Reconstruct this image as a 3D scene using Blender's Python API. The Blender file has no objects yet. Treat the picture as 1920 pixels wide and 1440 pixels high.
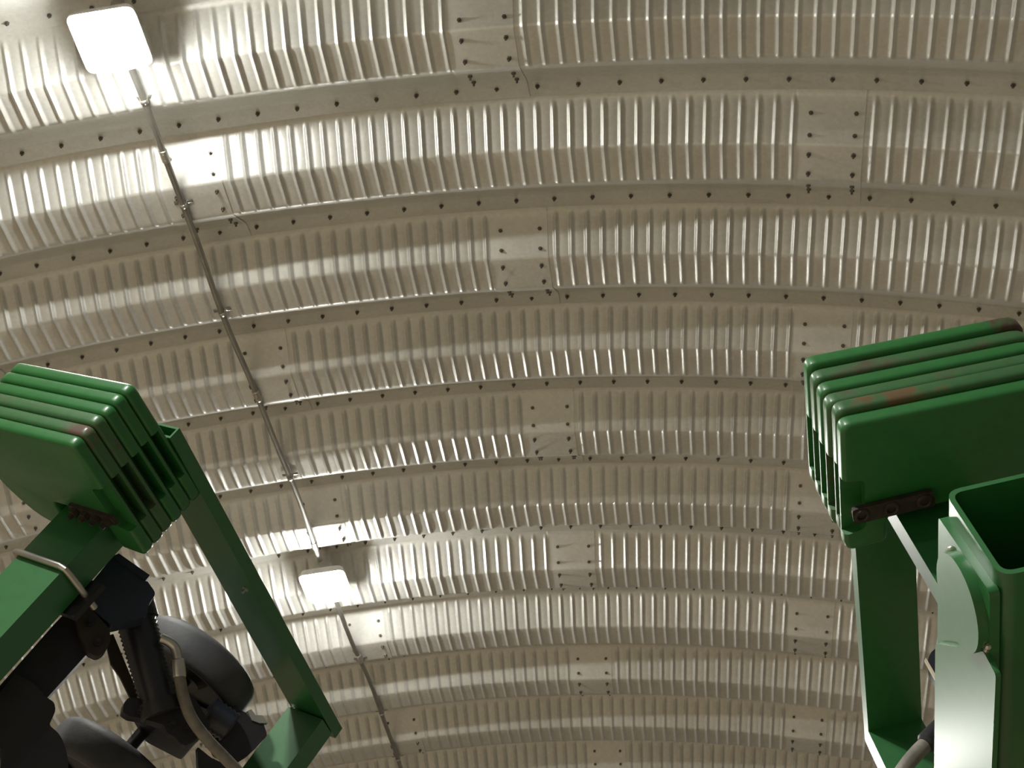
import bpy, bmesh, math, random
from mathutils import Vector, Matrix

random.seed(7)
sc = bpy.context.scene
COL = sc.collection
PI = math.pi

# ------------------------------------------------------------------ camera, ambient light, exposure
cam_d = bpy.data.cameras.new('camera')
cam_d.sensor_width = 36.0
cam_d.lens = 49.43
cam_d.clip_start = 0.02
cam = bpy.data.objects.new('camera', cam_d)
COL.objects.link(cam)
CR = Vector((0.92356601, 0.13077094, 0.36045081))
CB = Vector((0.33743874, -0.72363455, -0.60206988))
CU = Vector((-0.18210142, -0.67768135, 0.71245145))
cam.matrix_world = Matrix(((CR.x, CU.x, CB.x, -0.630), (CR.y, CU.y, CB.y, 0.0), (CR.z, CU.z, CB.z, 1.70), (0, 0, 0, 1)))
sc.camera = cam

world = bpy.data.worlds.new('hall_ambient')
sc.world = world
world.use_nodes = True
bg = world.node_tree.nodes['Background']
bg.inputs[0].default_value = (1.0, 0.965, 0.875, 1)
bg.inputs[1].default_value = 0.14

sc.view_settings.view_transform = 'Standard'
sc.view_settings.look = 'None'
sc.view_settings.gamma = 1.0
sc.view_settings.use_curve_mapping = False
sc.view_settings.exposure = 0.10

LENS_STRENGTH = 350.0
LENS_COLOR = (1.0, 0.995, 0.93)

# ------------------------------------------------------------------ helpers
def new_mat(name):
    m = bpy.data.materials.new(name)
    m.use_nodes = True
    return m, m.node_tree.nodes, m.node_tree.links, m.node_tree.nodes['Principled BSDF']

def simple_mat(name, col, rough=0.5, metal=0.0, var=0.12, scale=14.0, bump=0.0, bump_scale=60.0, coat=0.0, spec=0.5):
    m, N, L, b = new_mat(name)
    tc = N.new('ShaderNodeTexCoord')
    nz = N.new('ShaderNodeTexNoise'); nz.inputs['Scale'].default_value = scale; nz.inputs['Detail'].default_value = 5
    L.new(tc.outputs['Object'], nz.inputs['Vector'])
    rp = N.new('ShaderNodeValToRGB')
    rp.color_ramp.elements[0].position = 0.3; rp.color_ramp.elements[1].position = 0.7
    rp.color_ramp.elements[0].color = (*[c * (1 - var) for c in col], 1)
    rp.color_ramp.elements[1].color = (*[min(1, c * (1 + var)) for c in col], 1)
    L.new(nz.outputs['Fac'], rp.inputs[0]); L.new(rp.outputs[0], b.inputs['Base Color'])
    b.inputs['Roughness'].default_value = rough
    b.inputs['Metallic'].default_value = metal
    b.inputs['Specular IOR Level'].default_value = spec
    b.inputs['Coat Weight'].default_value = coat
    if bump > 0:
        n2 = N.new('ShaderNodeTexNoise'); n2.inputs['Scale'].default_value = bump_scale; n2.inputs['Detail'].default_value = 4
        L.new(tc.outputs['Object'], n2.inputs['Vector'])
        bp = N.new('ShaderNodeBump'); bp.inputs['Strength'].default_value = bump; bp.inputs['Distance'].default_value = 0.003
        L.new(n2.outputs['Fac'], bp.inputs['Height']); L.new(bp.outputs['Normal'], b.inputs['Normal'])
    return m

def worn_paint(name, col, wear_col, lo=0.60, hi=0.72, scale=9.0, rough=0.38, spec=0.5, coat=0.5, spot=None, spot_r=0.1):
    """painted metal with patches worn or rusted through"""
    m, N, L, b = new_mat(name)
    tc = N.new('ShaderNodeTexCoord')
    nz = N.new('ShaderNodeTexNoise'); nz.inputs['Scale'].default_value = scale; nz.inputs['Detail'].default_value = 8; nz.inputs['Roughness'].default_value = 0.65
    L.new(tc.outputs['Object'], nz.inputs['Vector'])
    rp = N.new('ShaderNodeValToRGB')
    rp.color_ramp.elements[0].position = lo; rp.color_ramp.elements[0].color = (0, 0, 0, 1)
    rp.color_ramp.elements[1].position = hi; rp.color_ramp.elements[1].color = (1, 1, 1, 1)
    if spot:                          # a rust stain with a place of its own
        ge = N.new('ShaderNodeNewGeometry')
        vm = N.new('ShaderNodeVectorMath'); vm.operation = 'DISTANCE'; vm.inputs[1].default_value = spot
        L.new(ge.outputs['Position'], vm.inputs[0])
        mp = N.new('ShaderNodeMapRange'); mp.inputs['From Max'].default_value = spot_r; mp.inputs['To Min'].default_value = 0.32; mp.inputs['To Max'].default_value = 0.0
        L.new(vm.outputs['Value'], mp.inputs['Value'])
        sm = N.new('ShaderNodeMath'); sm.operation = 'ADD'
        L.new(nz.outputs['Fac'], sm.inputs[0]); L.new(mp.outputs['Result'], sm.inputs[1]); L.new(sm.outputs[0], rp.inputs[0])
    else:
        L.new(nz.outputs['Fac'], rp.inputs[0])
    n2 = N.new('ShaderNodeTexNoise'); n2.inputs['Scale'].default_value = 40; n2.inputs['Detail'].default_value = 4
    L.new(tc.outputs['Object'], n2.inputs['Vector'])
    mx0 = N.new('ShaderNodeMix'); mx0.data_type = 'RGBA'
    mx0.inputs['A'].default_value = (*[c * 0.8 for c in col], 1); mx0.inputs['B'].default_value = (*[c * 1.2 for c in col], 1)
    L.new(n2.outputs['Fac'], mx0.inputs['Factor'])
    mx = N.new('ShaderNodeMix'); mx.data_type = 'RGBA'
    L.new(rp.outputs[0], mx.inputs['Factor']); L.new(mx0.outputs['Result'], mx.inputs['A'])
    mx.inputs['B'].default_value = (*wear_col, 1)
    L.new(mx.outputs['Result'], b.inputs['Base Color'])
    mr = N.new('ShaderNodeMapRange'); mr.inputs['To Min'].default_value = rough; mr.inputs['To Max'].default_value = 0.8
    L.new(rp.outputs[0], mr.inputs['Value']); L.new(mr.outputs['Result'], b.inputs['Roughness'])
    b.inputs['Specular IOR Level'].default_value = spec
    b.inputs['Coat Weight'].default_value = coat
    b.inputs['Coat Roughness'].default_value = 0.28
    return m

def galvanised():
    m, N, L, b = new_mat('galvanised_steel')
    tc = N.new('ShaderNodeTexCoord')
    vo = N.new('ShaderNodeTexVoronoi'); vo.inputs['Scale'].default_value = 70
    L.new(tc.outputs['Object'], vo.inputs['Vector'])
    nz = N.new('ShaderNodeTexNoise'); nz.inputs['Scale'].default_value = 2.2; nz.inputs['Detail'].default_value = 6
    L.new(tc.outputs['Object'], nz.inputs['Vector'])
    ad = N.new('ShaderNodeMath'); ad.operation = 'MULTIPLY_ADD'; ad.inputs[1].default_value = 0.25
    sp = N.new('ShaderNodeSeparateColor'); L.new(vo.outputs['Color'], sp.inputs[0])
    L.new(sp.outputs[0], ad.inputs[0]); L.new(nz.outputs['Fac'], ad.inputs[2])
    rp = N.new('ShaderNodeValToRGB')
    rp.color_ramp.elements[0].position = 0.25; rp.color_ramp.elements[0].color = (0.58, 0.58, 0.55, 1)
    rp.color_ramp.elements[1].position = 0.95; rp.color_ramp.elements[1].color = (0.74, 0.74, 0.705, 1)
    L.new(ad.outputs[0], rp.inputs[0]); L.new(rp.outputs[0], b.inputs['Base Color'])
    b.inputs['Metallic'].default_value = 0.40
    b.inputs['Roughness'].default_value = 0.42
    return m

M_STEEL = galvanised()
M_BOLT = simple_mat('dull_bolt_steel', (0.16, 0.15, 0.13), 0.45, 0.7)
M_ZINC = simple_mat('zinc_plated_steel', (0.52, 0.50, 0.46), 0.35, 0.9)
M_CONDUIT = simple_mat('conduit_steel', (0.36, 0.35, 0.32), 0.38, 0.85)
M_GREEN = worn_paint('green_paint', (0.014, 0.112, 0.025), (0.07, 0.07, 0.04), 0.70, 0.80, 6.0, 0.42, 0.5)
M_GREEN_CLEAN = worn_paint('clean_green_paint', (0.014, 0.116, 0.025), (0.05, 0.12, 0.05), 0.72, 0.85, 5.0, 0.42, 0.6)
M_WEIGHT = worn_paint('green_cast_iron_paint', (0.014, 0.125, 0.024), (0.055, 0.060, 0.030), 0.66, 0.76, 10.0, 0.48, 0.4)
M_WEIGHT_B = worn_paint('scuffed_green_cast_iron_paint', (0.032, 0.115, 0.034), (0.070, 0.060, 0.034), 0.50, 0.68, 11.0, 0.5, 0.4)
M_WEIGHT_C = worn_paint('rusty_green_cast_iron_paint', (0.050, 0.100, 0.040), (0.115, 0.070, 0.030), 0.52, 0.66, 9.0, 0.55, 0.4)
M_RUST = simple_mat('rusty_iron', (0.034, 0.025, 0.018), 0.6, 0.2, 0.4, 40, 0.5, 60)
M_BLACK = simple_mat('black_plastic', (0.010, 0.012, 0.020), 0.36, 0.0, 0.2)
M_NAVY = simple_mat('dark_blue_housing', (0.010, 0.017, 0.036), 0.5, 0.0, 0.2)
M_CAST = simple_mat('black_painted_casting', (0.012, 0.011, 0.014), 0.5, 0.1, 0.3, 20, 0.4, 40)
M_BROWN = simple_mat('dusty_brown_steel', (0.028, 0.022, 0.016), 0.6, 0.2, 0.3)
M_TIRE = simple_mat('dusty_tire_rubber', (0.050, 0.050, 0.054), 0.62, 0.0, 0.25, 12, 0.2, 80)
M_HOSE = simple_mat('worn_grey_hose', (0.17, 0.155, 0.13), 0.55, 0.0, 0.25, 30, 0.3, 90)
M_PALE = simple_mat('pale_edge_strip', (0.55, 0.47, 0.36), 0.5)
M_WHITE = simple_mat('white_lamp_housing', (0.62, 0.60, 0.56), 0.45)
M_WELD = simple_mat('bright_weld_bead', (0.62, 0.60, 0.56), 0.28, 0.8, 0.2, 60, 0.8, 120)
M_FLOOR = simple_mat('concrete_floor', (0.46, 0.375, 0.27), 0.8, 0.0, 0.15, 1.5, 0.2, 30)
M_LENS, N_, L_, B_ = new_mat('lit_lamp_lens')
B_.inputs['Base Color'].default_value = (0.9, 0.9, 0.9, 1)
B_.inputs['Emission Color'].default_value = (*LENS_COLOR, 1)
B_.inputs['Emission Strength'].default_value = LENS_STRENGTH

def finish(bm, name, mat, parent=None, smooth=True, angle=35):
    bmesh.ops.recalc_face_normals(bm, faces=bm.faces[:])
    me = bpy.data.meshes.new(name)
    bm.to_mesh(me); bm.free()
    me.materials.append(mat)
    if smooth:
        me.polygons.foreach_set('use_smooth', [True] * len(me.polygons))
        try:
            me.set_sharp_from_angle(angle=math.radians(angle))
        except Exception:
            pass
    o = bpy.data.objects.new(name, me)
    COL.objects.link(o)
    if parent is not None:
        o.parent = parent
    return o

def put(o, parent):
    """parent a mesh whose vertices are in world coordinates"""
    o.parent = parent
    o.matrix_parent_inverse = parent.matrix_basis.inverted()
    return o

def tag(o, label, cat, group=None):
    o['label'] = label; o['category'] = cat
    if group: o['group'] = group
    return o

def empty(name, loc=(0, 0, 0)):
    o = bpy.data.objects.new(name, None)
    o.empty_display_size = 0.1
    COL.objects.link(o); o.location = loc
    return o

def bevel(bm, w, seg=2):
    es = [e for e in bm.edges if len(e.link_faces) == 2 and e.calc_face_angle(0) > 0.5]
    bmesh.ops.bevel(bm, geom=es, offset=w, segments=seg, profile=0.5, affect='EDGES', clamp_overlap=True)

def tube(bm, pts, rad, seg=12, caps=True):
    """sweep a round section along world points; rad may be a list"""
    pts = [Vector(p) for p in pts]
    n = len(pts)
    rads = rad if isinstance(rad, (list, tuple)) else [rad] * n
    t0 = (pts[1] - pts[0]).normalized()
    ref = Vector((0, 0, 1)) if abs(t0.z) < 0.8 else Vector((1, 0, 0))
    nrm = t0.cross(ref).normalized()
    rings = []
    for i, p in enumerate(pts):
        t = (pts[min(i + 1, n - 1)] - pts[max(i - 1, 0)])
        if t.length < 1e-9: t = t0
        t.normalize()
        nrm = (nrm - t * nrm.dot(t))
        nrm.normalize()
        b = t.cross(nrm)
        rings.append([bm.verts.new(p + (nrm * math.cos(2 * PI * k / seg) + b * math.sin(2 * PI * k / seg)) * rads[i]) for k in range(seg)])
    for a, b in zip(rings, rings[1:]):
        for k in range(seg):
            bm.faces.new((a[k], a[(k + 1) % seg], b[(k + 1) % seg], b[k]))
    if caps:
        bm.faces.new(rings[0][::-1]); bm.faces.new(rings[-1])

def spline(pts, n=8):
    P = [Vector(p) for p in pts]
    P = [P[0] * 2 - P[1]] + P + [P[-1] * 2 - P[-2]]
    out = []
    for i in range(1, len(P) - 2):
        for k in range(n):
            t = k / n
            a, b, c, d = P[i - 1], P[i], P[i + 1], P[i + 2]
            out.append(0.5 * ((2 * b) + (c - a) * t + (2 * a - 5 * b + 4 * c - d) * t * t + (3 * b - a - 3 * c + d) * t ** 3))
    out.append(P[-2])
    return out

def prism(bm, outline, fmap, d0, d1):
    """extrude a 2D outline between depths d0 and d1; fmap(a, b, d) -> world point"""
    A = [bm.verts.new(fmap(a, b, d0)) for a, b in outline]
    B = [bm.verts.new(fmap(a, b, d1)) for a, b in outline]
    n = len(outline)
    bm.faces.new(A); bm.faces.new(B[::-1])
    for i in range(n):
        bm.faces.new((A[i], B[i], B[(i + 1) % n], A[(i + 1) % n]))

def fillet(pts, radii, seg=5):
    """round polygon corners"""
    out = []
    n = len(pts)
    for i in range(n):
        p = Vector(pts[i]); a = Vector(pts[i - 1]); b = Vector(pts[(i + 1) % n]); r = radii[i]
        if r <= 0:
            out.append((p.x, p.y)); continue
        u = (a - p).normalized(); v = (b - p).normalized()
        for k in range(seg + 1):
            t = k / seg
            s = p + u * r * (1 - t)
            e = p + v * r * t
            q = s * (1 - t) + e * t
            q = (p + u * r) * (1 - t) ** 2 + p * 2 * t * (1 - t) + (p + v * r) * t * t
            out.append((q.x, q.y))
    return out

# ------------------------------------------------------------------ the hall: arched steel ceiling and floor
PER = 0.61            # one ring of arch panels every 0.61 m along the hall
R0 = 9.6685           # radius of the bolted seams
ZC = -3.0821          # height of the arch centre
Y0 = 2.8034
PITCH = math.radians(0.4254)
FLAT = math.radians(1.5)
NRIB = 35
SPAN = FLAT * 2 + NRIB * PITCH
PANEL_STEP = FLAT + NRIB * PITCH

def arch(theta, r, y):
    return Vector((r * math.sin(theta), y, ZC + r * math.cos(theta)))

# section along the hall: (distance from the seam, depth below the seam, rib strength)
PROFILE = [(-0.604, 0.004 - 0.010, 0), (-0.530, -0.016, 0), (-0.508, -0.013, 0), (-0.497, -0.004, 0.12), (-0.484, 0.010, 0.75), (-0.470, 0.026, 1),
           (-0.420, 0.084, 1), (-0.372, 0.1395, 1), (-0.3655, 0.1462, 1), (-0.357, 0.1486, 1), (-0.300, 0.150, 1), (-0.235, 0.1525, 1),
           (-0.205, 0.1540, 0.9), (-0.192, 0.1545, 0.55), (-0.180, 0.1515, 0.22), (-0.168, 0.1420, 0.05), (-0.140, 0.118, 0), (-0.070, 0.0585, 0),
           (-0.014, 0.0105, 0), (-0.005, 0.0045, 0), (0.008, 0.0005, 0), (0.040, -0.005, 0), (0.083, -0.014, 0)]
RIB_H = 0.0095
RIBSEC = [(0.0, 0.0), (0.05, -0.08), (0.10, 0.0), (0.165, 0.42), (0.23, 0.85), (0.28, 1.0), (0.34, 0.80), (0.405, 0.38), (0.47, 0.02), (0.53, -0.08), (0.60, 0.0)]

def panel_mesh():
    angs = [(0.0, 0.0), (FLAT * 0.5, 0.0)]
    for i in range(NRIB):
        for f, h in RIBSEC:
            angs.append((FLAT + (i + 0.25 + f) * PITCH if i or True else 0, h))
    a_end = FLAT + NRIB * PITCH
    angs = [a for a in angs if a[0] < a_end + 0.30 * PITCH]
    angs += [(a_end + FLAT * 0.5, 0.0), (SPAN, 0.0)]
    n = len(PROFILE)
    normals = []
    for j in range(n):
        y0_, d0_, _ = PROFILE[max(j - 1, 0)]; y1_, d1_, _ = PROFILE[min(j + 1, n - 1)]
        ty, td = y1_ - y0_, d1_ - d0_
        l = math.hypot(ty, td)
        normals.append((-td / l, ty / l))          # (along hall, depth) pointing into the hall
    bm = bmesh.new()
    grid = []
    for ang, h in angs:
        lap = 0.0035 if ang > a_end - 0.3 * PITCH else 0.0
        row = []
        for (yy, dd, k), (ny, nd) in zip(PROFILE, normals):
            s = RIB_H * h * k
            inner = 0.0045 if yy > -0.01 else 0.0
            row.append(bm.verts.new(arch(ang, R0 - (dd + nd * s + lap + inner), yy + ny * s)))
        grid.append(row)
    for a, b in zip(grid, grid[1:]):
        for j in range(n - 1):
            bm.faces.new((a[j], a[j + 1], b[j + 1], b[j]))
    me = bpy.data.meshes.new('ceiling_panel')
    bm.to_mesh(me); bm.free()
    me.materials.append(M_STEEL)
    me.polygons.foreach_set('use_smooth', [True] * len(me.polygons))
    me.set_sharp_from_angle(angle=math.radians(40))
    return me

def nut(bm, p, axis, r=0.0105, h=0.010):
    axis = axis.normalized()
    ref = Vector((0, 1, 0)) if abs(axis.y) < 0.8 else Vector((1, 0, 0))
    u = axis.cross(ref).normalized(); v = axis.cross(u)
    def ring(rad, d, n, off=0):
        return [bm.verts.new(p + axis * d + (u * math.cos(2 * PI * k / n + off) + v * math.sin(2 * PI * k / n + off)) * rad) for k in range(n)]
    A = ring(r, -0.004, 6); B = ring(r, h, 6)
    for k in range(6): bm.faces.new((A[k], A[(k + 1) % 6], B[(k + 1) % 6], B[k]))
    bm.faces.new(B)
    C = ring(r * 0.5, h, 6); D = ring(r * 0.5, h + 0.012, 6)
    for k in range(6): bm.faces.new((C[k], C[(k + 1) % 6], D[(k + 1) % 6], D[k]))
    bm.faces.new(D)

def bolts_mesh():
    bm = bmesh.new()
    for i in range(16):
        a = FLAT * 0.2 + (i + 0.4) * PANEL_STEP / 16
        p = arch(a, R0 + 0.001, 0.024)
        nut(bm, p, Vector((-math.sin(a), 0.0, -math.cos(a))), 0.0100)
    a_end = FLAT + NRIB * PITCH
    for fa in (0.14, 0.86):
        a = a_end + FLAT * fa
        for yy, dd in ((-0.452, 0.047), (-0.392, 0.116), (-0.322, 0.150), (-0.225, 0.153), (-0.120, 0.101), (-0.050, 0.0415)):
            inw = Vector((-math.sin(a), 0.0, -math.cos(a)))
            if yy < -0.37: ax = inw * 0.65 + Vector((0, -0.76, 0))
            elif yy < -0.2: ax = inw
            else: ax = inw * 0.76 + Vector((0, 0.65, 0))
            nut(bm, arch(a, R0 - dd - 0.004, yy), ax, 0.0095, 0.008)
    bmesh.ops.recalc_face_normals(bm, faces=bm.faces[:])
    me = bpy.data.meshes.new('bolts')
    bm.to_mesh(me); bm.free()
    me.materials.append(M_BOLT)
    return me

ceiling = empty('ceiling')
ceiling['kind'] = 'structure'
ME_PANEL = panel_mesh()
ME_BOLT = bolts_mesh()
ODD_EDGE = math.radians(-16.77)
EVEN_EDGE = math.radians(-8.55)
for ring in range(-2, 17):
    edge = ODD_EDGE if ring % 2 else EVEN_EDGE
    for k in range(-3, 4):
        th0 = edge - SPAN + k * PANEL_STEP
        if th0 < math.radians(-70) or th0 > math.radians(40):
            continue
        o = bpy.data.objects.new('ceiling_panel', ME_PANEL)
        b = bpy.data.objects.new('bolts', ME_BOLT)
        for q in (o, b): COL.objects.link(q)
        b['kind'] = 'stuff'
        b.parent = o
        # turn about the arch axis, then slide along the hall
        T = Matrix.Translation((0, Y0 + ring * PER, ZC)) @ Matrix.Rotation(th0, 4, 'Y') @ Matrix.Translation((0, 0, -ZC))
        o.parent = ceiling
        o.matrix_basis = T

bm = bmesh.new()
for a, b in ((-16, -14), (16, -14), (16, 30), (-16, 30)): bm.verts.new((a, b, 0))
bm.faces.new(bm.verts[:])
fl = finish(bm, 'floor', M_FLOOR, smooth=False)
fl['kind'] = 'structure'

# ------------------------------------------------------------------ ceiling lamps and conduit
TH_L = math.radians(-26.12)
RK = R0 - 0.1486
UPV = Vector((math.sin(TH_L), 0, math.cos(TH_L)))
SIDE = Vector((math.cos(TH_L), 0, -math.sin(TH_L)))

def make_lamp(ring_pos, label):
    base = arch(TH_L, RK - 0.06, Y0 + ring_pos * PER)
    root = empty('ceiling_lamp', base)
    tag(root, label, 'lamp', 'square lamps along the conduit')
    def at(s, y, d): return base + SIDE * s + Vector((0, y, 0)) + UPV * d
    # glass bowl: rounded square that narrows downwards
    bm = bmesh.new()
    rows = []
    for half, d in ((0.120, -0.062), (0.124, -0.067), (0.125, -0.078), (0.122, -0.091), (0.112, -0.102), (0.080, -0.109), (0.035, -0.111)):
        ring = []
        for k in range(24):
            a = 2 * PI * k / 24
            c, s = math.cos(a), math.sin(a)
            p = 4.0
            rr = half / ((abs(c) ** p + abs(s) ** p) ** (1 / p))
            ring.append(bm.verts.new(at(rr * c, rr * s, d)))
        rows.append(ring)
    for a, b in zip(rows, rows[1:]):
        for k in range(24): bm.faces.new((a[k], a[(k + 1) % 24], b[(k + 1) % 24], b[k]))
    bm.faces.new(rows[0][::-1]); bm.faces.new(rows[-1])
    put(finish(bm, 'lens', M_LENS), root)
    bm = bmesh.new()
    prism(bm, fillet([(-0.132, -0.132), (0.132, -0.132), (0.132, 0.132), (-0.132, 0.132)], [0.035] * 4), lambda a, b, d: at(a, b, d), -0.064, -0.050)
    put(finish(bm, 'rim', M_WHITE), root)
    bm = bmesh.new()
    rows = []
    for half, d in ((0.126, -0.0505), (0.122, -0.020), (0.085, 0.000), (0.045, 0.010), (0.045, 0.072)):
        rows.append([bm.verts.new(at(half * x, half * y, d)) for x, y in fillet([(-1, -1), (1, -1), (1, 1), (-1, 1)], [0.3] * 4)])
    for a, b in zip(rows, rows[1:]):
        n = len(a)
        for k in range(n): bm.faces.new((a[k], a[(k + 1) % n], b[(k + 1) % n], b[k]))
    bm.faces.new(rows[0][::-1]); bm.faces.new(rows[-1])
    put(finish(bm, 'housing', M_WHITE), root)
    bm = bmesh.new()
    tube(bm, [at(0, 0, 0.070), at(0, 0, 0.206)], 0.028, 12)
    put(finish(bm, 'stem', M_WHITE), root)
    return root

LAMP_AT = (0.04, 6.06)
make_lamp(LAMP_AT[0], 'large bright square lamp nearest the top left corner')
make_lamp(LAMP_AT[1], 'smaller bright lamp further along, below the end of the conduit')
# the same row of lamps goes on out of the frame, in front of and behind the camera
for k in (-2, -1, 2):
    ld = bpy.data.lights.new('row_lamp', 'AREA')
    ld.shape = 'SQUARE'; ld.size = 0.28; ld.energy = 290 if k == -1 else 90; ld.color = LENS_COLOR
    lo = bpy.data.objects.new('row_lamp', ld)
    COL.objects.link(lo)
    lo.location = arch(TH_L, RK - 0.19, Y0 + (0.08 + 6 * k) * PER)
    lo.rotation_euler = (0, TH_L, 0)
def conduit(n0, n1, label, couplings, straps):
    root = empty('conduit', arch(TH_L, RK - 0.030, Y0 + n0 * PER))
    tag(root, label, 'conduit')
    bm = bmesh.new()
    k = 24
    pts = []
    for i in range(k + 1):
        n = n0 + (n1 - n0) * i / k
        wob = math.radians(0.05) * math.sin(n * 1.7) + math.radians(0.02) * math.sin(n * 4.1)
        pts.append(arch(TH_L + wob, RK - 0.030 + 0.004 * math.sin(n * 2.3), Y0 + n * PER))
    tube(bm, pts, 0.0142, 12)
    put(finish(bm, 'pipe', M_CONDUIT), root)
    def pt(n):
        f = (n - n0) / (n1 - n0) * k
        i = min(int(f), k - 1)
        return pts[i].lerp(pts[i + 1], f - i)
    for n in couplings:
        bm = bmesh.new()
        a, b = pt(n - 0.05), pt(n + 0.05)
        tube(bm, [a, a.lerp(b, 0.04), a.lerp(b, 0.48), a.lerp(b, 0.52), a.lerp(b, 0.96), b], [0.0150, 0.0178, 0.0178, 0.0185, 0.0178, 0.0150], 12)
        put(finish(bm, 'coupling', M_ZINC), root)
        for f in (0.25, 0.75):
            bm = bmesh.new()
            tube(bm, [a.lerp(b, f), a.lerp(b, f) - UPV * 0.021], 0.0045, 8)
            put(finish(bm, 'set_screw', M_ZINC), root)
    for n in straps:
        bm = bmesh.new()
        c = pt(n)
        prev = None
        for i in range(13):
            a = PI * i / 12 + PI
            off = SIDE * math.cos(a) * 0.0160 + UPV * math.sin(a) * 0.0160
            pair = [bm.verts.new(c + off + Vector((0, dy, 0))) for dy in (-0.010, 0.010)]
            if prev: bm.faces.new((prev[0], prev[1], pair[1], pair[0]))
            prev = pair
        for s in (-1, 1):
            v = [bm.verts.new(c + SIDE * (0.0160 * s) + Vector((0, dy, 0))) for dy in (-0.010, 0.010)]
            w = [bm.verts.new(c + SIDE * (0.0160 * s) + UPV * 0.022 + Vector((0, dy, 0))) for dy in (-0.010, 0.010)]
            x = [bm.verts.new(c + SIDE * (0.042 * s) + UPV * 0.024 + Vector((0, dy, 0))) for dy in (-0.010, 0.010)]
            bm.faces.new((v[0], v[1], w[1], w[0])); bm.faces.new((w[0], w[1], x[1], x[0]))
        so = put(finish(bm, 'strap', M_ZINC), root)
        md = so.modifiers.new('thick', 'SOLIDIFY'); md.thickness = 0.002; md.offset = 0
    return root

conduit(0.30, 5.86, 'long straight steel conduit pipe running from the large lamp to the smaller lamp', (1.08, 3.55, 5.62), (0.62, 1.52, 2.6, 3.6, 4.62))
conduit(6.35, 13.8, 'steel conduit pipe leading on past the smaller lamp to the bottom edge', (7.55, 10.2), (7.62, 8.7, 9.7, 10.7, 11.7))

# ------------------------------------------------------------------ frames of reference of the two folded implement wings
class Frame:
    """u: down the weight stack, v: outwards along a weight, w: away along the hall"""
    def __init__(s, pos, U, V, W):
        s.p, s.U, s.V, s.W = Vector(pos), Vector(U), Vector(V), Vector(W)
    def __call__(s, u, v, w):
        return s.p + s.U * u + s.V * v + s.W * w
    def mn(s, u, m, n):
        """m, n: the v-w plane turned by 45 degrees, n pointing away"""
        q = 0.70710678
        return s(u, (n - m) * q, (n + m) * q)

LEFT = Frame((-2.5436, 2.2497, 3.3536), (-0.1578, -0.0199, -0.9873), (-0.9671, 0.2051, 0.1505), (0.1995, 0.9785, -0.0516))
RIGHT = Frame((-1.0785, 2.1969, 3.7505), (0.5140, -0.2070, -0.8325), (0.8512, 0.0032, 0.5248), (0.1060, 0.9783, -0.1778))

def weight(fr, i, step, thick, Lv, Hw, label, group, mat, dv=0.0, dw=0.0, nv=0.296):
    u0 = i * step + (step - thick) * 0.5
    base = fr(u0, Lv * 0.5, Hw * 0.5)
    root = empty('suitcase_weight', base)
    tag(root, label, 'weight', group)
    nt = 0.262                        # top of the hook notch
    pts = [(0, 0), (Lv, 0.012), (Lv + 0.004, 0.245), (Lv - 0.075, Hw - 0.018), (nv, Hw - 0.012), (nv, nt + 0.012), (nv - 0.008, nt), (0.098, nt), (0.092, nt + 0.02), (0.092, Hw - 0.006), (0.0, Hw)]
    rad = [0.024, 0.040, 0.055, 0.060, 0.010, 0.006, 0.004, 0.006, 0.004, 0.016, 0.026]
    mp = lambda a, b, d: fr(d, a + dv, b + dw)
    out = fillet(pts, rad, 4)
    n = len(out)
    nrm = []
    for k in range(n):                # inward normals, for the rounded rim of the casting
        ax, ay = out[k - 1]; bx, by = out[(k + 1) % n]
        l = math.hypot(bx - ax, by - ay) or 1
        nrm.append((-(by - ay) / l, (bx - ax) / l))
    bm = bmesh.new()
    rings = []
    for d, ins in ((0.0, 0.0095), (0.0012, 0.0060), (0.0035, 0.0030), (0.0065, 0.0010), (0.0105, 0.0), (thick - 0.0105, 0.0), (thick - 0.0065, 0.0010), (thick - 0.0035, 0.0030), (thick - 0.0012, 0.0060), (thick, 0.0095)):
        rings.append([bm.verts.new(mp(x + nx * ins, y + ny * ins, u0 + d)) for (x, y), (nx, ny) in zip(out, nrm)])
    for a_, b_ in zip(rings, rings[1:]):
        for k in range(n): bm.faces.new((a_[k], a_[(k + 1) % n], b_[(k + 1) % n], b_[k]))
    caps = [bm.faces.new(rings[0][::-1]), bm.faces.new(rings[-1])]
    body = finish(bm, 'body', mat)
    for pl in body.data.polygons:
        if len(pl.vertices) > 8: pl.use_smooth = False
    cb = bmesh.new()                  # hand hold cut into the end face
    prism(cb, fillet([(-0.02, 0.138), (0.045, 0.150), (0.045, 0.278), (-0.02, 0.292)], [0, 0.012, 0.012, 0], 3), mp, u0 + thick * 0.40, u0 + thick * 1.05)
    cutter = finish(cb, 'cutter', mat, smooth=False)
    md = body.modifiers.new('hand_hold', 'BOOLEAN')
    md.object = cutter; md.operation = 'DIFFERENCE'; md.solver = 'EXACT'
    me = bpy.data.meshes.new_from_object(body.evaluated_get(bpy.context.evaluated_depsgraph_get()))
    body.modifiers.clear()
    body.data = me
    me.set_sharp_from_angle(angle=math.radians(35))
    bpy.data.objects.remove(cutter)
    put(body, root)
    return root

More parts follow.
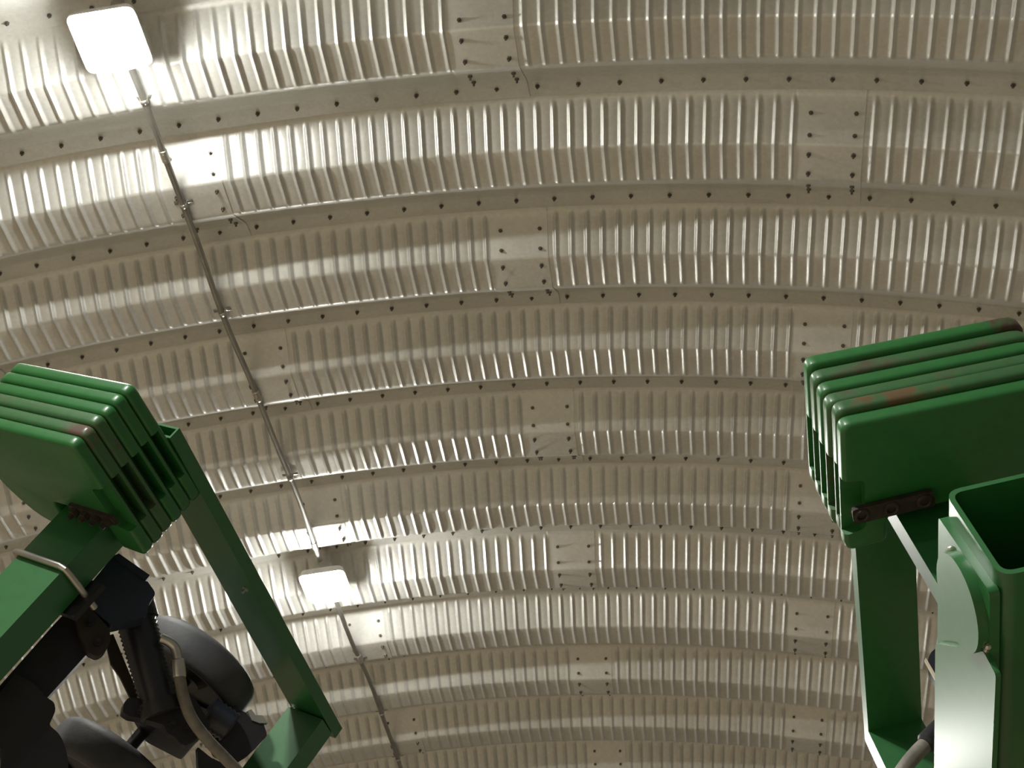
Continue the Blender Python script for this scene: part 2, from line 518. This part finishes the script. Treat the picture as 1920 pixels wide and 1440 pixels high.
GREEN_W, RUST_W = (0.014, 0.125, 0.024), (0.060, 0.032, 0.018)
M_W_CORNER = worn_paint('green_paint_rusted_corner', GREEN_W, RUST_W, 0.66, 0.76, 10.0, 0.48, 0.4, 0.4, tuple(RIGHT(0.03, 0.475, 0.02)), 0.13)
M_W_PATCH = worn_paint('green_paint_orange_patch', (0.030, 0.105, 0.032), (0.10, 0.062, 0.022), 0.66, 0.78, 13.0, 0.5, 0.4, 0.4, tuple(RIGHT(0.18, 0.13, -0.01)), 0.16)
M_W_CORNER_L = worn_paint('green_paint_worn_corner', (0.030, 0.112, 0.032), (0.10, 0.065, 0.045), 0.64, 0.76, 13.0, 0.5, 0.4, 0.4, tuple(LEFT(0.16, 0.02, 0.03)), 0.10)
ORD_L = ['topmost', 'second from top', 'third from top', 'fourth from top', 'fifth from top', 'lowest']
LOOK_L = ['with a bright lit rim', 'with plain green edges', 'darker green and smooth', 'with dull rust-stained edges', 'with a rusty worn corner', 'with a bare dull underside']
MATS_L = [M_WEIGHT, M_WEIGHT, M_WEIGHT, M_WEIGHT_B, M_W_CORNER_L, M_WEIGHT]
for i in range(6):
    weight(LEFT, i, 0.0358, 0.0350, 0.469, 0.378, 'green suitcase weight %s, %s of the stack at left' % (LOOK_L[i], ORD_L[i]), 'weights stacked at left', MATS_L[i], 0.0, random.uniform(-0.002, 0.002), 0.276)
LOOK_R = ['with a rusty far corner', 'with olive scuffed paint', 'with clean green paint', 'with brownish worn paint', 'with an orange rust patch', 'with a broad dark underside']
MATS_R = [M_W_CORNER, M_WEIGHT_B, M_WEIGHT, M_WEIGHT_B, M_W_PATCH, M_WEIGHT]
for i in range(6):
    weight(RIGHT, i, 0.0416, 0.0385, 0.475, 0.336, 'green suitcase weight %s, %s of the stack at right' % (LOOK_R[i], ORD_L[i]), 'weights stacked at right', MATS_R[i], (0, 0, 0, 0, 0.004, 0)[i], (-0.008, 0, 0.003, 0.004, -0.004, 0.004)[i])

def box_tube(fr, name, mat, parent, u, v, w, bev=0.008):
    bm = bmesh.new()
    prism(bm, [(v[0], w[0]), (v[1], w[0]), (v[1], w[1]), (v[0], w[1])], lambda a, b, d: fr(d, a, b), u[0], u[1])
    bevel(bm, bev, 3)
    return put(finish(bm, name, mat), parent)

def channel(fr, parent, v0, v1, w0, w1, ub, dv=0.0, h=0.036, t=0.006, mat=M_GREEN):
    """open-ended folded channel running away along w: web on top, two lips; ub(w) is its lower face"""
    bm = bmesh.new()
    # hollow rectangular section with its near end open
    def sec(w, ins):
        u1 = ub(w); d = dv * (w - w0)
        return [bm.verts.new(fr(u, v + d, w)) for u, v in ((u1 - ins, v0 + ins), (u1 - ins, v1 - ins), (u1 - h + ins, v1 - ins), (u1 - h + ins, v0 + ins))]
    A, B = sec(w0, 0), sec(w1, 0)
    C, D = sec(w0, t), sec(w1 - 0.01, t)
    for k in range(4):
        j = (k + 1) % 4
        bm.faces.new((A[k], A[j], B[j], B[k])); bm.faces.new((C[k], D[k], D[j], C[j])); bm.faces.new((A[k], C[k], C[j], A[j]))
    bm.faces.new(B); bm.faces.new(D[::-1])
    return put(finish(bm, 'channel_arm', mat, angle=25), parent)

# ---- left wing
lw = empty('folding_frame', LEFT(3.3, 0.19, 0.33))
tag(lw, 'green folded frame at left carrying six weights, with a long slanting channel arm', 'farm machine')
box_tube(LEFT, 'toolbar_tube', M_GREEN_CLEAN, lw, (0.004, 3.36), (0.103, 0.272), (0.294, 0.378), 0.010)
channel(LEFT, lw, -0.001, 0.134, 0.181, 1.342, lambda w: -0.002 + 0.049 * (w - 0.18))
box_tube(LEFT, 'upright_tube', M_GREEN_CLEAN, lw, (0.056, 0.80), (0.0, 0.134), (1.248, 1.318), 0.005)
bm = bmesh.new()
prism(bm, fillet([(0.025, 0.235), (0.19, 0.235), (0.19, 0.262), (0.025, 0.262)], [0.006] * 4, 2), lambda a, b, d: LEFT(d, a, b), 0.214, 0.224)
bevel(bm, 0.003, 1)
put(finish(bm, 'clamp_bar', M_RUST), lw)
for vv in (0.045, 0.085, 0.125, 0.165):
    bm = bmesh.new(); nut(bm, LEFT(0.226, vv, 0.249), LEFT.U, 0.013, 0.012)
    put(finish(bm, 'clamp_bolt', M_RUST, smooth=False), lw)
bm = bmesh.new(); nut(bm, LEFT(0.022, 0.03, 0.72), LEFT.U, 0.010, 0.006)
put(finish(bm, 'bolt', M_ZINC, smooth=False), lw)

# ---- row unit hanging on the left toolbar
ru = empty('planter_row_unit', LEFT(0.36, 0.19, 0.40))
tag(ru, 'black planter row unit with rubber wheels and grey hose below the left weights', 'farm machine')
mn = LEFT.mn
def slab(name, outline, n0, n1, mat, bev=0.004, parent=ru):
    bm = bmesh.new()
    prism(bm, outline, lambda a, b, d: mn(a, b, d), n0, n1)
    if bev: bevel(bm, bev, 2)
    return put(finish(bm, name, mat), parent)
bm = bmesh.new()
ub = [LEFT(0.358, 0.288, 0.43), LEFT(0.358, 0.286, 0.31), LEFT(0.358, 0.280, 0.288), LEFT(0.358, 0.262, 0.2835), LEFT(0.358, 0.18, 0.2835), LEFT(0.358, 0.108, 0.2835), LEFT(0.358, 0.0935, 0.289), LEFT(0.358, 0.0905, 0.305), LEFT(0.358, 0.0905, 0.43)]
tube(bm, ub, 0.0085, 12)
put(finish(bm, 'u_bolt', M_ZINC), ru)
box_tube(LEFT, 'clamp_plate', M_CAST, ru, (0.315, 0.42), (0.07, 0.31), (0.384, 0.400), 0.003)
slab('head_bar', [(0.675, 0.183), (0.416, 0.180), (0.339, 0.182), (0.338, 0.290), (0.406, 0.289), (0.570, 0.286), (0.737, 0.286)], 0.500, 0.560, M_CAST, 0.006)
slab('clamp_casting', fillet([(0.368, 0.203), (0.333, 0.214), (0.347, 0.293), (0.369, 0.315), (0.401, 0.322), (0.419, 0.315), (0.424, 0.291), (0.406, 0.252)], [0.008] * 8, 3), 0.466, 0.506, M_BROWN, 0.004)
for u_, m_ in ((0.366, 0.246), (0.392, 0.292)):
    bm = bmesh.new(); nut(bm, mn(u_, m_, 0.466), -(LEFT.V + LEFT.W), 0.011, 0.012)
    put(finish(bm, 'bolt', M_CAST, smooth=False), ru)
slab('shank_casting', fillet([(0.656, 0.199), (0.567, 0.192), (0.558, 0.241), (0.566, 0.284), (0.564, 0.307), (0.575, 0.324), (0.612, 0.334), (0.613, 0.362), (0.622, 0.388), (0.647, 0.422), (0.760, 0.520), (0.860, 0.400), (0.718, 0.287), (0.722, 0.258)], [0.01, 0.006, 0.006, 0.012, 0.006, 0.012, 0.008, 0.008, 0.015, 0.015, 0, 0, 0.01, 0.01], 3), 0.470, 0.545, M_CAST, 0.006)
slab('drive_housing', fillet([(0.313, 0.185), (0.202, 0.179), (0.199, 0.281), (0.195, 0.285), (0.206, 0.323), (0.238, 0.326), (0.269, 0.343), (0.338, 0.290), (0.336, 0.229)], [0.004, 0.004, 0.0, 0.004, 0.012, 0.010, 0.010, 0.01, 0.01], 3), 0.462, 0.535, M_NAVY, 0.004)
slab('housing_lid', [(0.2025, 0.178), (0.186, 0.186), (0.181, 0.281), (0.199, 0.282)], 0.456, 0.541, M_NAVY, 0.002)
# ribbed cylinder under the housing
bm = bmesh.new()
a0, a1 = mn(0.235, 0.300, 0.600), mn(0.384, 0.508, 0.600)
pts, rr = [], []
NR = 22
for i in range(NR * 2 + 1):
    t = i / (NR * 2)
    pts.append(a0.lerp(a1, t))
    taper = 0.052 - 0.004 * t
    rr.append(taper if i % 2 else taper - 0.0045)
tube(bm, pts, rr, 20)
put(finish(bm, 'ribbed_boot', M_BLACK, angle=80), ru)
bm = bmesh.new()
tube(bm, [mn(0.222, 0.282, 0.600), mn(0.250, 0.321, 0.600)], 0.058, 20)
put(finish(bm, 'boot_clamp', M_CAST), ru)
bm = bmesh.new()
tube(bm, [mn(0.376, 0.497, 0.600), mn(0.396, 0.525, 0.600)], 0.055, 20)
put(finish(bm, 'boot_clamp', M_CAST), ru)
slab('rear_link', [(0.315, 0.281), (0.296, 0.293), (0.383, 0.453), (0.401, 0.440), (0.372, 0.379), (0.360, 0.338)], 0.655, 0.668, M_BROWN, 0.002)
slab('lower_bracket', fillet([(0.451, 0.443), (0.433, 0.432), (0.416, 0.431), (0.397, 0.457), (0.347, 0.533), (0.340, 0.601), (0.362, 0.640), (0.422, 0.621), (0.425, 0.604), (0.421, 0.586), (0.425, 0.565), (0.414, 0.544), (0.436, 0.489), (0.450, 0.463)], [0.004] * 14, 2), 0.600, 0.650, M_CAST, 0.003)
for u_, m_ in ((0.424, 0.475), (0.400, 0.560), (0.385, 0.595)):
    bm = bmesh.new(); nut(bm, mn(u_, m_, 0.600), -(LEFT.V + LEFT.W), 0.010, 0.012)
    put(finish(bm, 'bolt', M_CAST, smooth=False), ru)

def wheel(u0, name='gauge_wheel'):
    cv, cw, r, wd = 0.304, 1.022, 0.186, 0.112
    def ring(bm, prof, seg=48):
        rows = []
        for uu, rad in prof:
            rows.append([bm.verts.new(LEFT(u0 + uu, cv + rad * math.cos(2 * PI * k / seg), cw + rad * math.sin(2 * PI * k / seg))) for k in range(seg)])
        for a, b in zip(rows, rows[1:]):
            for k in range(seg): bm.faces.new((a[k], a[(k + 1) % seg], b[(k + 1) % seg], b[k]))
        return rows
    bm = bmesh.new()
    ring(bm, [(0.018, r - 0.052), (0.004, r - 0.034), (0.003, r - 0.018), (0.012, r - 0.006), (0.030, r), (wd - 0.034, r - 0.001), (wd - 0.014, r - 0.005), (wd - 0.003, r - 0.014), (wd - 0.004, r - 0.030), (wd - 0.020, r - 0.052)])
    t = put(finish(bm, name, M_TIRE, angle=60), ru)
    bm = bmesh.new()
    rows = ring(bm, [(0.030, r - 0.050), (0.040, 0.060), (0.020, 0.045), (wd - 0.020, 0.045), (wd - 0.045, 0.060), (wd - 0.030, r - 0.050)], 32)
    for rw in (rows[2], rows[3]):
        bm.faces.new(rw)
    h = finish(bm, 'wheel_hub', M_CAST)
    h.parent = t
    h.matrix_parent_inverse = ru.matrix_basis.inverted() @ Matrix.Identity(4)
    h.matrix_parent_inverse = Matrix.Identity(4)
    return t
wheel(0.100); wheel(0.458)
bm = bmesh.new()
tube(bm, [LEFT(0.12, 0.304, 1.022), LEFT(0.55, 0.304, 1.022)], 0.018, 12)
put(finish(bm, 'axle', M_CAST), ru)
slab('wheel_arm', fillet([(0.300, 0.560), (0.300, 0.470), (0.350, 0.440), (0.385, 0.530), (0.365, 0.640), (0.330, 0.640)], [0.01] * 6, 2), 0.640, 0.960, M_CAST, 0.004)
# small motor with ribbed cap
bm = bmesh.new()
a0, a1 = mn(0.262, 0.606, 0.80), mn(0.258, 0.690, 0.80)
pts = [a0.lerp(a1, i / 12) for i in range(13)]
tube(bm, pts, [0.030] + [0.046 if i % 2 else 0.041 for i in range(1, 12)] + [0.040], 18)
put(finish(bm, 'motor_cap', M_BLACK, angle=80), ru)
slab('motor_body', fillet([(0.281, 0.636), (0.204, 0.654), (0.190, 0.697), (0.199, 0.721), (0.178, 0.743), (0.204, 0.782), (0.267, 0.775), (0.310, 0.757), (0.322, 0.699)], [0.008] * 9, 2), 0.830, 0.900, M_CAST, 0.004)
slab('motor_clip', [(0.186, 0.697), (0.176, 0.702), (0.181, 0.722), (0.170, 0.738), (0.178, 0.762), (0.192, 0.744), (0.199, 0.722)], 0.826, 0.850, M_ZINC, 0.002)
slab('lower_link', fillet([(0.352, 0.648), (0.353, 0.694), (0.330, 0.800), (0.400, 0.820), (0.420, 0.720), (0.394, 0.685)], [0.006] * 6, 2), 0.80, 0.83, M_CAST, 0.003)
# hose with its bent metal end
hp = [(0.262, 0.400), (0.257, 0.420), (0.258, 0.440), (0.268, 0.456), (0.284, 0.473), (0.313, 0.500)]
bm = bmesh.new()
tube(bm, spline([mn(a, b, 0.545) for a, b in hp[:5]], 5), 0.0125, 14)
q = [mn(0.279, 0.468, 0.545), mn(0.281, 0.470, 0.545), mn(0.309, 0.4965, 0.545), mn(0.313, 0.500, 0.545)]
tube(bm, q, [0.0145, 0.0175, 0.0185, 0.0170], 14)
put(finish(bm, 'hose_fitting', M_ZINC), ru)
bm = bmesh.new()
tube(bm, spline([mn(a, b, n) for a, b, n in ((0.308, 0.496, 0.545), (0.322, 0.513, 0.546), (0.340, 0.535, 0.55), (0.368, 0.585, 0.56), (0.383, 0.646, 0.57), (0.392, 0.714, 0.575), (0.402, 0.790, 0.58), (0.420, 0.88, 0.58))], 6), 0.0150, 14)
put(finish(bm, 'hose', M_HOSE), ru)

# ---- right wing
rw = empty('folding_frame', RIGHT(4.4, 0.2, 0.32))
tag(rw, 'green folded frame at right under six weights, with a dark channel arm edged in light', 'farm machine')
box_tube(RIGHT, 'toolbar_tube', M_GREEN_CLEAN, rw, (0.004, 4.45), (0.1215, 0.290), (0.293, 0.345), 0.005)
channel(RIGHT, rw, 0.094, 0.238, 0.18, 1.300, lambda w: -0.002 + 0.0 * w, 0.029)
box_tube(RIGHT, 'upright_tube', M_GREEN_CLEAN, rw, (-0.002, 0.80), (0.124, 0.268), (1.222, 1.292), 0.004)
bm = bmesh.new()
prism(bm, fillet([(0.012, 0.214), (0.185, 0.211), (0.190, 0.252), (0.016, 0.254)], [0.008] * 4, 2), lambda a, b, d: RIGHT(d, a, b), 0.251, 0.261)
bevel(bm, 0.003, 1)
put(finish(bm, 'clamp_bar', M_RUST), rw)
for vv in (0.032, 0.095, 0.165):
    bm = bmesh.new()
    c = RIGHT(0.2625, vv, 0.233)
    pts = [c + RIGHT.V * 0.013 * math.cos(2 * PI * k / 14) + RIGHT.W * 0.013 * math.sin(2 * PI * k / 14) for k in range(15)]
    tube(bm, pts, 0.004, 6, False)
    put(finish(bm, 'clamp_ring', M_RUST), rw)
# big open tube standing out towards the viewer, held against the toolbar
ft = empty('frame_tube', RIGHT(0.92, 0.04, 0.3))
tag(ft, 'large open-ended green square tube at right with a pale lit side and round welded boss', 'farm machine')
u0, u1, v0, v1, w0, w1 = 0.826, 1.022, -0.034, 0.120, -0.300, 0.900
def rr_out(ins, r):
    return fillet([(u0 + ins, v0 + ins), (u1 - ins, v0 + ins), (u1 - ins, v1 - ins), (u0 + ins, v1 - ins)], [r] * 4, 5)
bm = bmesh.new()
def lift(w, ins, r): return [bm.verts.new(RIGHT(a + 0.022 * (w - w0), b, w)) for a, b in rr_out(ins, r)]
A, B, C, D = lift(w0, 0, 0.026), lift(w1, 0, 0.026), lift(w0, 0.0085, 0.018), lift(w1, 0.0085, 0.018)
n = len(A)
for k in range(n):
    j = (k + 1) % n
    bm.faces.new((A[k], A[j], B[j], B[k])); bm.faces.new((C[k], D[k], D[j], C[j])); bm.faces.new((A[k], C[k], C[j], A[j])); bm.faces.new((B[k], B[j], D[j], D[k]))
put(finish(bm, 'tube', M_GREEN_CLEAN), ft)
def face_plate(name, outline, t0, t1, mat, bev=0.003, seg=2):
    bm = bmesh.new()
    prism(bm, outline, lambda a, b, d: RIGHT(a, d, b), v0 - t1, v0 - t0)
    if bev: bevel(bm, bev, seg)
    return put(finish(bm, name, mat), ft)
face_plate('side_plate', fillet([(0.838, -0.262), (1.020, -0.272), (1.028, -0.120), (1.032, 0.880), (0.848, 0.880)], [0.006, 0.012, 0.004, 0.004, 0.004], 3), -0.002, 0.013, M_GREEN_CLEAN, 0.004)
circ = [(0.947 + 0.076 * math.cos(2 * PI * k / 40), -0.188 + 0.076 * math.sin(2 * PI * k / 40)) for k in range(40)]
face_plate('round_boss', circ, 0.012, 0.029, M_GREEN_CLEAN, 0.002, 1)
face_plate('lower_plate', fillet([(0.846, 0.000), (1.020, -0.155), (1.062, -0.150), (1.066, 0.880), (0.850, 0.880)], [0.01, 0.004, 0.008, 0.004, 0.004], 3), 0.011, 0.019, M_GREEN_CLEAN, 0.003)
for a0_, a1_ in ((3.6, 3.95), (0.2, 0.75)):
    bm = bmesh.new()
    tube(bm, [RIGHT(0.947 + 0.079 * math.cos(a0_ + (a1_ - a0_) * i / 8), v0 - 0.014, -0.188 + 0.079 * math.sin(a0_ + (a1_ - a0_) * i / 8)) for i in range(9)], [0.003 + 0.002 * (i % 2) for i in range(9)], 8)
    put(finish(bm, 'weld_bead', M_WELD), ft)

# ---- what shows of the row unit on the right wing
rr = empty('planter_row_unit', RIGHT(0.3, 0.2, 0.8))
tag(rr, 'small black row unit with pale edge and hose behind the right square tube', 'farm machine')
bm = bmesh.new()
prism(bm, fillet([(0.181, 0.207), (0.150, 0.230), (0.138, 0.300), (0.260, 0.320), (0.330, 0.240), (0.300, 0.206)], [0.012, 0.02, 0.01, 0.01, 0.006, 0.006], 3), lambda a, b, d: RIGHT(a, b, d), 0.80, 0.84)
bevel(bm, 0.004, 2)
put(finish(bm, 'housing', M_BLACK), rr)
bm = bmesh.new()
prism(bm, [(0.181, 0.200), (0.175, 0.206), (0.310, 0.208), (0.316, 0.200)], lambda a, b, d: RIGHT(a, b, d), 0.794, 0.80)
put(finish(bm, 'edge_strip', M_PALE, smooth=False), rr)
bm = bmesh.new()
tube(bm, [RIGHT(0.360, 0.275, 0.340), RIGHT(0.270, 0.285, 0.82)], 0.020, 12)
put(finish(bm, 'link_rod', M_CAST), rr)
bm = bmesh.new()
tube(bm, [RIGHT(0.365, 0.205, 0.77), RIGHT(0.372, 0.195, 0.77), RIGHT(0.430, 0.105, 0.77), RIGHT(0.434, 0.099, 0.77)], [0.016, 0.024, 0.024, 0.018], 14)
put(finish(bm, 'hose_fitting', M_CAST), rr)
bm = bmesh.new()
tube(bm, spline([RIGHT(0.425, 0.113, 0.77), RIGHT(0.450, 0.072, 0.772), RIGHT(0.480, 0.030, 0.78), RIGHT(0.53, -0.03, 0.80)], 5), 0.0165, 14)
put(finish(bm, 'hose', M_HOSE), rr)
